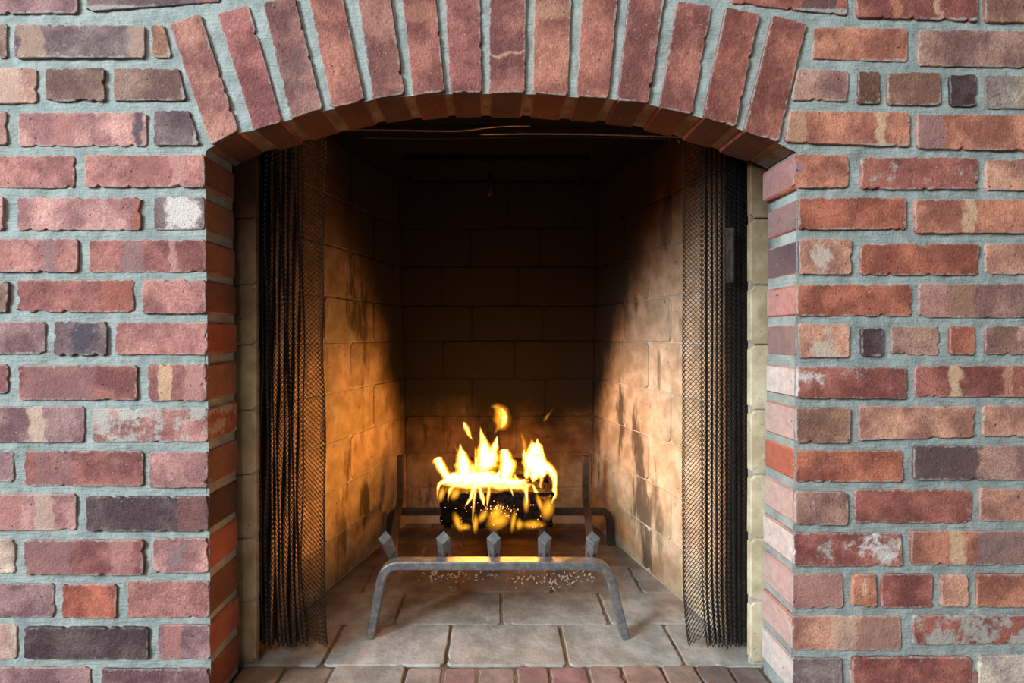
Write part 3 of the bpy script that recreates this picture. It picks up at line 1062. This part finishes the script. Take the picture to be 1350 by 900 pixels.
# bead chain of the pull along the lintel
root = thing('pull_chain', 'fine beaded pull chain stretched straight across below the curtain rods', 'chain', P(650, 181, 0.915))
g = Geo()
for i in range(150):
    q = P(480 + i * 2.7, 181.6 + 1.2 * math.sin(i * 0.05), 0.915)
    rr = 0.0015
    b = len(g.v)
    g.v += [tuple(q + Vector(d) * rr - root.location) for d in ((1, 0, 0), (-1, 0, 0), (0, 1, 0), (0, -1, 0), (0, 0, 1), (0, 0, -1))]
    g.f += [tuple(b + t for t in f) for f in ((0, 2, 4), (2, 1, 4), (1, 3, 4), (3, 0, 4), (2, 0, 5), (1, 2, 5), (3, 1, 5), (0, 3, 5))]
o = g.build('bead', CHAIN, root)
o['kind'] = 'stuff'


# ------------------------------------------------------------------ fire grate
def bent(px, z, rad_px):
    """path with rounded corners, in pixels at distance z"""
    out = [px[0]]
    for i in range(1, len(px) - 1):
        a, b, c = Vector(px[i - 1]), Vector(px[i]), Vector(px[i + 1])
        p, q = b + (a - b).normalized() * rad_px, b + (c - b).normalized() * rad_px
        for t in range(9):
            t /= 8
            out.append(tuple((1 - t) ** 2 * p + 2 * t * (1 - t) * b + t * t * q))
    out.append(px[-1])
    return [P(u, v, z) for u, v in out]


def rect(w_, h_, bv=0.0022):
    a, b = w_ / 2, h_ / 2
    return [(-a + bv, -b), (a - bv, -b), (a, -b + bv), (a, b - bv), (a - bv, b), (-a + bv, b), (-a, b - bv), (-a, -b + bv)]


GR = thing('fire_grate', 'wrought iron fire grate with five diamond-topped prongs under the burning log', 'grate', (0, 0.195, 0))


def add_part(geo, name, mat, parent, smooth=False, wl=None):
    o = geo.build(name, mat, None, smooth)
    o.parent = parent
    loc = parent.matrix_world.translation if parent.parent else parent.location
    o.matrix_parent_inverse = Matrix.Translation(-Vector(loc))
    return o


g = Geo()
g.sweep(bent([(489, 837), (507, 742.5), (800, 742.5), (823, 837)], 0.975, 22), rect(0.0165, 0.026))
add_part(g, 'front_frame', IRON, GR)
g = Geo()
g.sweep(bent([(514, 718), (515, 674), (803, 674), (805, 718)], 1.397, 12), rect(0.018, 0.018))
add_part(g, 'rear_frame', RUST, GR)
FR = [(513, -0.212, -1, 0.2), (585, -0.107, 0.0, 0.0), (651, -0.006, 0.0, 0.0), (718, 0.096, 0.0, 0.0), (781, 0.192, 0.0, 0.0)]
RX = [-0.268, -0.13, -0.005, 0.12, 0.247]
for i, (u, x, lean, _) in enumerate(FR):
    g = Geo()
    tall = 0.252 if i in (0, 4) else 0.17
    zf = 0.142
    pts = [(x, 0.225, zf), (x * 0.98 + RX[i] * 0.02, 0.24, 0.140)]
    for t in (0.25, 0.5, 0.75, 0.93):
        pts.append((x + (RX[i] - x) * t, 0.225 + 0.36 * t, 0.140 - 0.018 * t))
    pts += [(RX[i], 0.597, 0.127), (RX[i], 0.606, 0.142), (RX[i] * 1.002, 0.610, 0.17), (RX[i] * 1.004, 0.608, tall)]
    fine_ = spline(pts, 40)
    g.sweep(fine_, rect(0.017, 0.017), up=Vector((0, 0, 1)) if False else Vector((1, 0, 0)))
    add_part(g, 'prong', RUST, GR)
    # diamond-set square finial at the front of the prong
    g = Geo()
    c0 = Vector((x, 0.240, 0.134))
    c1 = Vector((x + (-0.012 if lean else 0.0), 0.214, 0.184))
    h_ = 0.0142
    sq = [(h_, 0), (0, h_), (-h_, 0), (0, -h_)]
    rs = []
    ax = (c1 - c0).normalized()
    e1 = Vector((1, 0, 0))
    e1 = (e1 - ax * e1.dot(ax)).normalized()
    e2 = ax.cross(e1)
    e3 = Vector((0, 0.74, 0.67))
    for c_, k_, ee in ((c0, 0.75, e2), (c0 * 0.5 + c1 * 0.5, 0.92, e2), (c1, 1.0, e3), (c1 + ax * 0.0012, 0.94, e3)):
        rs.append([c_ + e1 * (a * k_) + ee * (b * k_) for a, b in sq])
    g.rings(rs)
    add_part(g, 'finial', IRON, GR)


# ------------------------------------------------------------------ log, embers, ash
def log_mesh(cx, cy, cz, wx, wy, wz, seed, rnd_corner=0.35):
    bm = bmesh.new()
    bmesh.ops.create_cube(bm, size=2.0)
    bmesh.ops.subdivide_edges(bm, edges=bm.edges[:], cuts=13, use_grid_fill=True)
    for v in bm.verts:
        p = v.co.copy()
        q = Vector((p.y, p.z))
        m = max(abs(q.x), abs(q.y))
        if q.length > 1e-6:
            rr = q.normalized() * m
            q = q * (1 - rnd_corner) + rr * rnd_corner
        v.co = Vector((p.x * wx / 2, q.x * wy / 2, q.y * wz / 2))
        n1 = noise.noise(Vector((p.x * 2.4 + seed, p.y * 1.6, p.z * 1.6)))
        n2 = noise.noise(Vector((p.x * 7 + seed, p.y * 3, p.z * 3 + 4)))
        cell = math.sin(p.x * 9 + seed) > 0.86
        v.co += Vector((0.01 * n2 if abs(p.x) > 0.95 else 0, 0.010 * n1 + 0.004 * n2, 0.006 * n1 + 0.004 * n2))
        if cell:
            v.co.y *= 0.94
            v.co.z *= 0.9
    me = bpy.data.meshes.new('log')
    bm.to_mesh(me)
    bm.free()
    me.polygons.foreach_set('use_smooth', [True] * len(me.polygons))
    o = link('log', me, CHAR)
    o.location = (cx, cy, cz)
    return o


LG = log_mesh(0.0, 0.435, 0.187, 0.258, 0.145, 0.078, 2.0, 0.14)
LG.name = 'burning_log'
tag(LG, 'charred block of firewood burning on the prongs of the iron grate', 'log')
LG2 = log_mesh(0.01, 0.475, 0.253, 0.225, 0.075, 0.034, 6.0, 0.5)
LG2.name = 'burning_log'
tag(LG2, 'thin charred split of wood lying on top of the larger log inside the flames', 'log')
LG2.rotation_euler = (0, 0.03, 0.04)
rnd = random.Random(9)
g = Geo()
for i in range(90):
    if i < 60:
        u, v, z = rnd.gauss(662, 16), rnd.gauss(666, 4), 1.158 - 0.0
    else:
        u, v, z = rnd.uniform(582, 728), rnd.uniform(660, 692), 1.158
    q = P(u, v, z)
    q.y = 0.435 - 0.0735 + rnd.uniform(-0.004, 0.003)
    r = rnd.uniform(0.0006, 0.0014)
    b = len(g.v)
    g.v += [tuple(q + Vector(d) * r - LG.location) for d in ((1, 0, 0), (-1, 0, 0), (0, 1, 0), (0, -1, 0), (0, 0, 1), (0, 0, -1))]
    g.f += [tuple(b + t for t in f) for f in ((0, 2, 4), (2, 1, 4), (1, 3, 4), (3, 0, 4), (2, 0, 5), (1, 2, 5), (3, 1, 5), (0, 3, 5))]
o = g.build('ember', EMBER, LG)
o['kind'] = 'stuff'
g = Geo()
for i in range(170):
    cl = rnd.choice([(600, 760, 22, 5), (690, 762, 24, 5), (650, 758, 55, 4), (760, 757, 18, 4), (575, 757, 14, 4), (735, 768, 18, 4)])
    u, v = rnd.gauss(cl[0], cl[2]), max(751, rnd.gauss(cl[1], cl[3]))
    z = H * F / (v - CV)
    q = Vector(((u - CU) * z / F, z - D, 0.0015))
    L, W, a = rnd.uniform(0.0015, 0.005), rnd.uniform(0.0008, 0.0018), rnd.uniform(0, 3.1)
    e1, e2 = Vector((math.cos(a), math.sin(a), rnd.uniform(0, .5))) * L, Vector((-math.sin(a), math.cos(a), 0.2)) * W
    up = Vector((0, 0, rnd.uniform(0.001, 0.003)))
    b = len(g.v)
    g.v += [tuple(p) for p in (q - e1 - e2, q + e1 - e2, q + e1 + e2, q - e1 + e2, q + up)]
    g.f += [(b, b + 1, b + 4), (b + 1, b + 2, b + 4), (b + 2, b + 3, b + 4), (b + 3, b, b + 4), (b + 3, b + 2, b + 1, b)]
o = g.build('ash_flakes', ASH)
tag(o, 'white flakes of ash scattered on the firebox floor under the grate', 'ash', 'stuff')


# ------------------------------------------------------------------ flames
FI = thing('fire', 'bright yellow and white flames leaping from the charred log in the grate', 'fire', (0, 0.42, 0.225))


def fx(x, y):
    return 560 + x / 4.5, 520 + y / 4.5


SHELLS = {}
for nm, f in (('hot', 1.9), ('mid', 0.8)):
    SHELLS[nm] = [(1.25, m_flame('flame_rim_' + nm, (1.0, 0.28, 0.012), 45 * f)), (1.0, m_flame('flame_edge_' + nm, (1.0, 0.40, 0.04), 120 * f)),
                  (0.76, m_flame('flame_body_' + nm, (1.0, 0.47, 0.08), 220 * f)), (0.5, m_flame('flame_core_' + nm, (1.0, 0.60, 0.22), 350 * f))]
SHELLS['low'] = [(1.5, m_flame('flame_rim_low', (1.0, 0.26, 0.008), 9)), (1.15, m_flame('flame_edge_low', (1.0, 0.32, 0.012), 16)),
                 (0.8, m_flame('flame_body_low', (1.0, 0.40, 0.02), 30)), (0.45, m_flame('flame_core_low', (1.0, 0.48, 0.05), 60))]


def m_glow(name, col, strength):
    """gas burning thinly: it fades towards the edge of its ellipsoid"""
    k = M(name)
    p = k.n('TexCoord', out=3)
    r = k.n('VectorMath', {0: p}, out=1, operation='LENGTH')
    f = k.math('POWER', k.math('MAXIMUM', k.math('SUBTRACT', 1.0, r), 0.0), 1.8)
    nz = k.step(k.noise(k.vmath('MULTIPLY', p, (1.0, 1.0, 0.5)), 2.2, 3), 0.3, 0.65, 0.25, 1.3)
    e = k.n('Emission', {0: col, 1: k.math('MULTIPLY', k.math('MULTIPLY', f, nz), strength)})
    k.nt.links.new(e, k.out.inputs['Volume'])
    return k.m


GLOW = m_glow('flame_glow', (1.0, 0.40, 0.02), 130.0)


def glow(x, y, rx, ry, rot, z=1.128, dy=0.02, f=1.0):
    bm = bmesh.new()
    bmesh.ops.create_icosphere(bm, subdivisions=3, radius=1.0)
    me = bpy.data.meshes.new('flame')
    bm.to_mesh(me)
    bm.free()
    o = link('flame', me, GLOW)
    o.parent = FI
    o.location = P(*fx(x, y), z) - FI.location
    k = z / F / 4.5
    o.scale = (rx * k, dy, ry * k)
    o.rotation_euler = (0, math.radians(rot), 0)


FL_HOT, FL_MID, FL_LOW = 'hot', 'mid', 'low'
NF = [0]


def flame(pts, z, kind, depth=0.55, shells=4):
    """pts: (x, y, half-width) read off an enlarged view of the fire; nested hotter cores make it brighter inwards"""
    NF[0] += 1
    sd = NF[0] * 3.7
    c = spline([(*fx(x, y), hw / 4.5) for x, y, hw in pts], 36)
    P3 = [P(u, v, z) for u, v, _ in c]
    n = 14
    outer = None
    for si, (sc, mat) in enumerate(SHELLS[kind][:shells]):
        g = Geo()
        rs = []
        m = len(P3)
        for i, p in enumerate(P3):
            t = (P3[min(i + 1, m - 1)] - P3[max(i - 1, 0)])
            t = Vector((t.x, 0, t.z)).normalized()
            a = Vector((t.z, 0, -t.x))
            hw = max(0.10, c[i][2]) * z / F * sc
            f = i / (m - 1)
            hw *= min(1.0, 0.15 + (f / (0.10 + (1 - sc) * 0.10 if sc < 1 else 0.08)), 0.15 + (1 - f) / (0.07 + max(0, 1 - sc) * 0.35))
            ring = []
            for k in range(n):
                an = 2 * math.pi * k / n
                w = 1 + 0.34 * noise.noise(Vector((math.cos(an) * 1.3 + sd, math.sin(an) * 1.3, i * 0.16))) + 0.16 * noise.noise(Vector((math.cos(an) * 2 + sd, math.sin(an) * 2, i * 0.5)))
                ring.append(p + a * (hw * w * math.cos(an)) + Vector((0, 1, 0)) * (hw * w * depth * math.sin(an)))
            rs.append(ring)
        g.rings(rs)
        if outer is None:
            outer = add_part(g, 'flame', mat, FI)
        else:
            o = g.build('flame_core', mat)
            o.parent = outer
    return outer


# the bed of fire along the top of the log
flame([(80, 530, 8), (130, 512, 22), (200, 500, 36), (270, 500, 42), (330, 505, 20)], 1.19, FL_HOT, 0.5)
flame([(250, 505, 20), (320, 495, 46), (400, 500, 38), (450, 515, 14)], 1.185, FL_HOT, 0.5)
flame([(390, 520, 12), (440, 512, 28), (500, 515, 26), (560, 522, 20), (625, 505, 8)], 1.19, FL_HOT, 0.5)
# tongues
flame([(185, 510, 18), (140, 490, 26), (108, 450, 28), (85, 410, 28), (72, 385, 26), (66, 374, 12)], 1.20, FL_HOT, 0.6)
flame([(245, 520, 50), (235, 460, 50), (228, 410, 46), (222, 360, 30), (214, 320, 13), (208, 285, 2)], 1.21, FL_HOT, 0.5)
flame([(200, 345, 9), (186, 320, 7), (176, 292, 5), (178, 265, 1)], 1.21, FL_LOW, 0.8)
flame([(345, 520, 70), (355, 450, 62), (362, 390, 54), (358, 330, 42), (348, 280, 26), (336, 235, 12), (328, 185, 2)], 1.22, FL_HOT, 0.5)
flame([(385, 430, 40), (400, 370, 34), (412, 320, 24), (424, 280, 13), (432, 240, 2)], 1.215, FL_HOT, 0.6)
flame([(305, 440, 16), (302, 380, 10), (300, 340, 6), (298, 305, 1)], 1.20, FL_MID, 0.8)
flame([(470, 520, 34), (485, 460, 44), (492, 425, 46), (482, 385, 38), (474, 350, 32), (472, 330, 28), (472, 322, 10)], 1.20, FL_HOT, 0.55)
flame([(640, 520, 14), (652, 470, 34), (648, 420, 52), (640, 370, 52), (645, 330, 40), (640, 295, 18), (632, 262, 2)], 1.22, FL_HOT, 0.5)
flame([(670, 350, 30), (672, 310, 24), (668, 280, 10), (668, 255, 1)], 1.22, FL_HOT, 0.6)
flame([(600, 390, 18), (592, 340, 14), (590, 300, 13), (583, 265, 10), (572, 230, 4), (566, 215, 1)], 1.22, FL_LOW, 0.8)
flame([(660, 420, 36), (710, 420, 30), (748, 455, 28), (770, 490, 20), (772, 545, 14), (764, 590, 18), (745, 630, 14), (752, 690, 5)], 1.19, FL_HOT, 0.55)
flame([(640, 530, 8), (658, 575, 10), (690, 610, 14), (725, 615, 13), (752, 590, 10)], 1.15, FL_HOT, 0.6)
flame([(668, 460, 22), (690, 500, 14), (684, 540, 9), (700, 560, 2)], 1.18, FL_MID, 0.6)
flame([(705, 490, 26), (692, 430, 36), (690, 370, 26), (694, 330, 12), (698, 300, 2)], 1.20, FL_HOT, 0.5)
flame([(600, 500, 14), (612, 450, 22), (606, 400, 22), (592, 360, 14), (588, 325, 3)], 1.21, FL_HOT, 0.5)
flame([(290, 520, 30), (292, 470, 22), (284, 430, 14), (288, 400, 2)], 1.20, FL_MID, 0.6)
flame([(420, 520, 30), (425, 490, 24), (440, 465, 12), (446, 440, 2)], 1.20, FL_HOT, 0.6)
flame([(540, 530, 22), (545, 505, 16), (535, 480, 8), (540, 462, 1)], 1.20, FL_MID, 0.6)
flame([(120, 520, 22), (160, 480, 18), (185, 470, 10), (200, 455, 2)], 1.20, FL_HOT, 0.6)
flame([(105, 540, 8), (190, 532, 22), (280, 540, 26), (360, 535, 20), (440, 545, 24), (520, 545, 18), (590, 545, 22), (640, 530, 6)], 1.16, FL_MID, 0.6)
# licks that run down over the front of the log
Z1 = 1.122
flame([(90, 520, 12), (78, 560, 9), (75, 600, 5), (78, 640, 1)], Z1, FL_HOT, 0.6)
flame([(190, 520, 10), (155, 560, 16), (140, 600, 7), (138, 640, 2)], Z1, FL_MID, 0.5)
flame([(130, 550, 8), (118, 590, 6), (108, 630, 1)], Z1, FL_LOW, 0.7)
flame([(300, 525, 14), (285, 570, 12), (268, 620, 10), (238, 665, 2)], Z1, FL_HOT, 0.6)
flame([(305, 525, 10), (296, 600, 10), (288, 680, 8), (280, 770, 2)], Z1, FL_MID, 0.6)
flame([(320, 520, 10), (330, 570, 10), (346, 620, 12), (350, 660, 2)], Z1, FL_HOT, 0.6)
flame([(372, 510, 10), (382, 560, 9), (376, 610, 12), (370, 670, 2)], Z1, FL_HOT, 0.6)
flame([(480, 490, 12), (500, 530, 9), (515, 570, 6), (526, 610, 1)], Z1, FL_HOT, 0.6)
flame([(585, 500, 18), (598, 540, 13), (604, 590, 10), (606, 660, 2)], Z1, FL_HOT, 0.6)
flame([(540, 545, 20), (575, 550, 14), (595, 580, 6)], Z1, FL_MID, 0.6)
for q in ((440, 745, 62, 100, 58), (420, 700, 40, 80, 40), (195, 755, 30, 75, -24), (640, 770, 95, 30, 0), (728, 675, 52, 85, 8), (345, 720, 30, 62, 35),
          (525, 750, 20, 85, 8), (602, 640, 26, 75, 0), (300, 765, 24, 70, 0), (235, 785, 50, 22, 0), (100, 590, 24, 60, 10), (180, 590, 34, 50, 30),
          (680, 640, 22, 70, -20), (560, 770, 30, 40, 0)):
    glow(*q)
# flames that have torn away above
flame([(408, 232, 3), (432, 205, 13), (452, 175, 34), (456, 140, 38), (450, 105, 34), (430, 80, 22), (405, 70, 8), (385, 75, 2)], 1.23, FL_LOW, 0.9)
flame([(455, 200, 4), (470, 165, 16), (472, 130, 20), (462, 95, 12), (445, 75, 3)], 1.23, FL_MID, 0.9)
flame([(285, 270, 2), (265, 240, 11), (252, 210, 16), (240, 180, 14), (228, 160, 3)], 1.23, FL_MID, 0.8)
flame([(705, 165, 4), (716, 145, 9), (732, 122, 8), (750, 98, 5), (766, 72, 1)], 1.24, FL_LOW, 0.7)

# the light the flames give off
for (u, v, z, e) in ((625, 615, 1.20, 1.7), (655, 600, 1.21, 1.5), (705, 615, 1.20, 1.1), (655, 640, 1.335, 1.0)):
    d = bpy.data.lights.new('firelight', 'POINT')
    d.energy = e
    d.color = (1.0, 0.30, 0.012)
    d.shadow_soft_size = 0.02
    o = bpy.data.objects.new('firelight', d)
    COL.objects.link(o)
    o.parent = FI
    o.location = P(u, v, z) - FI.location
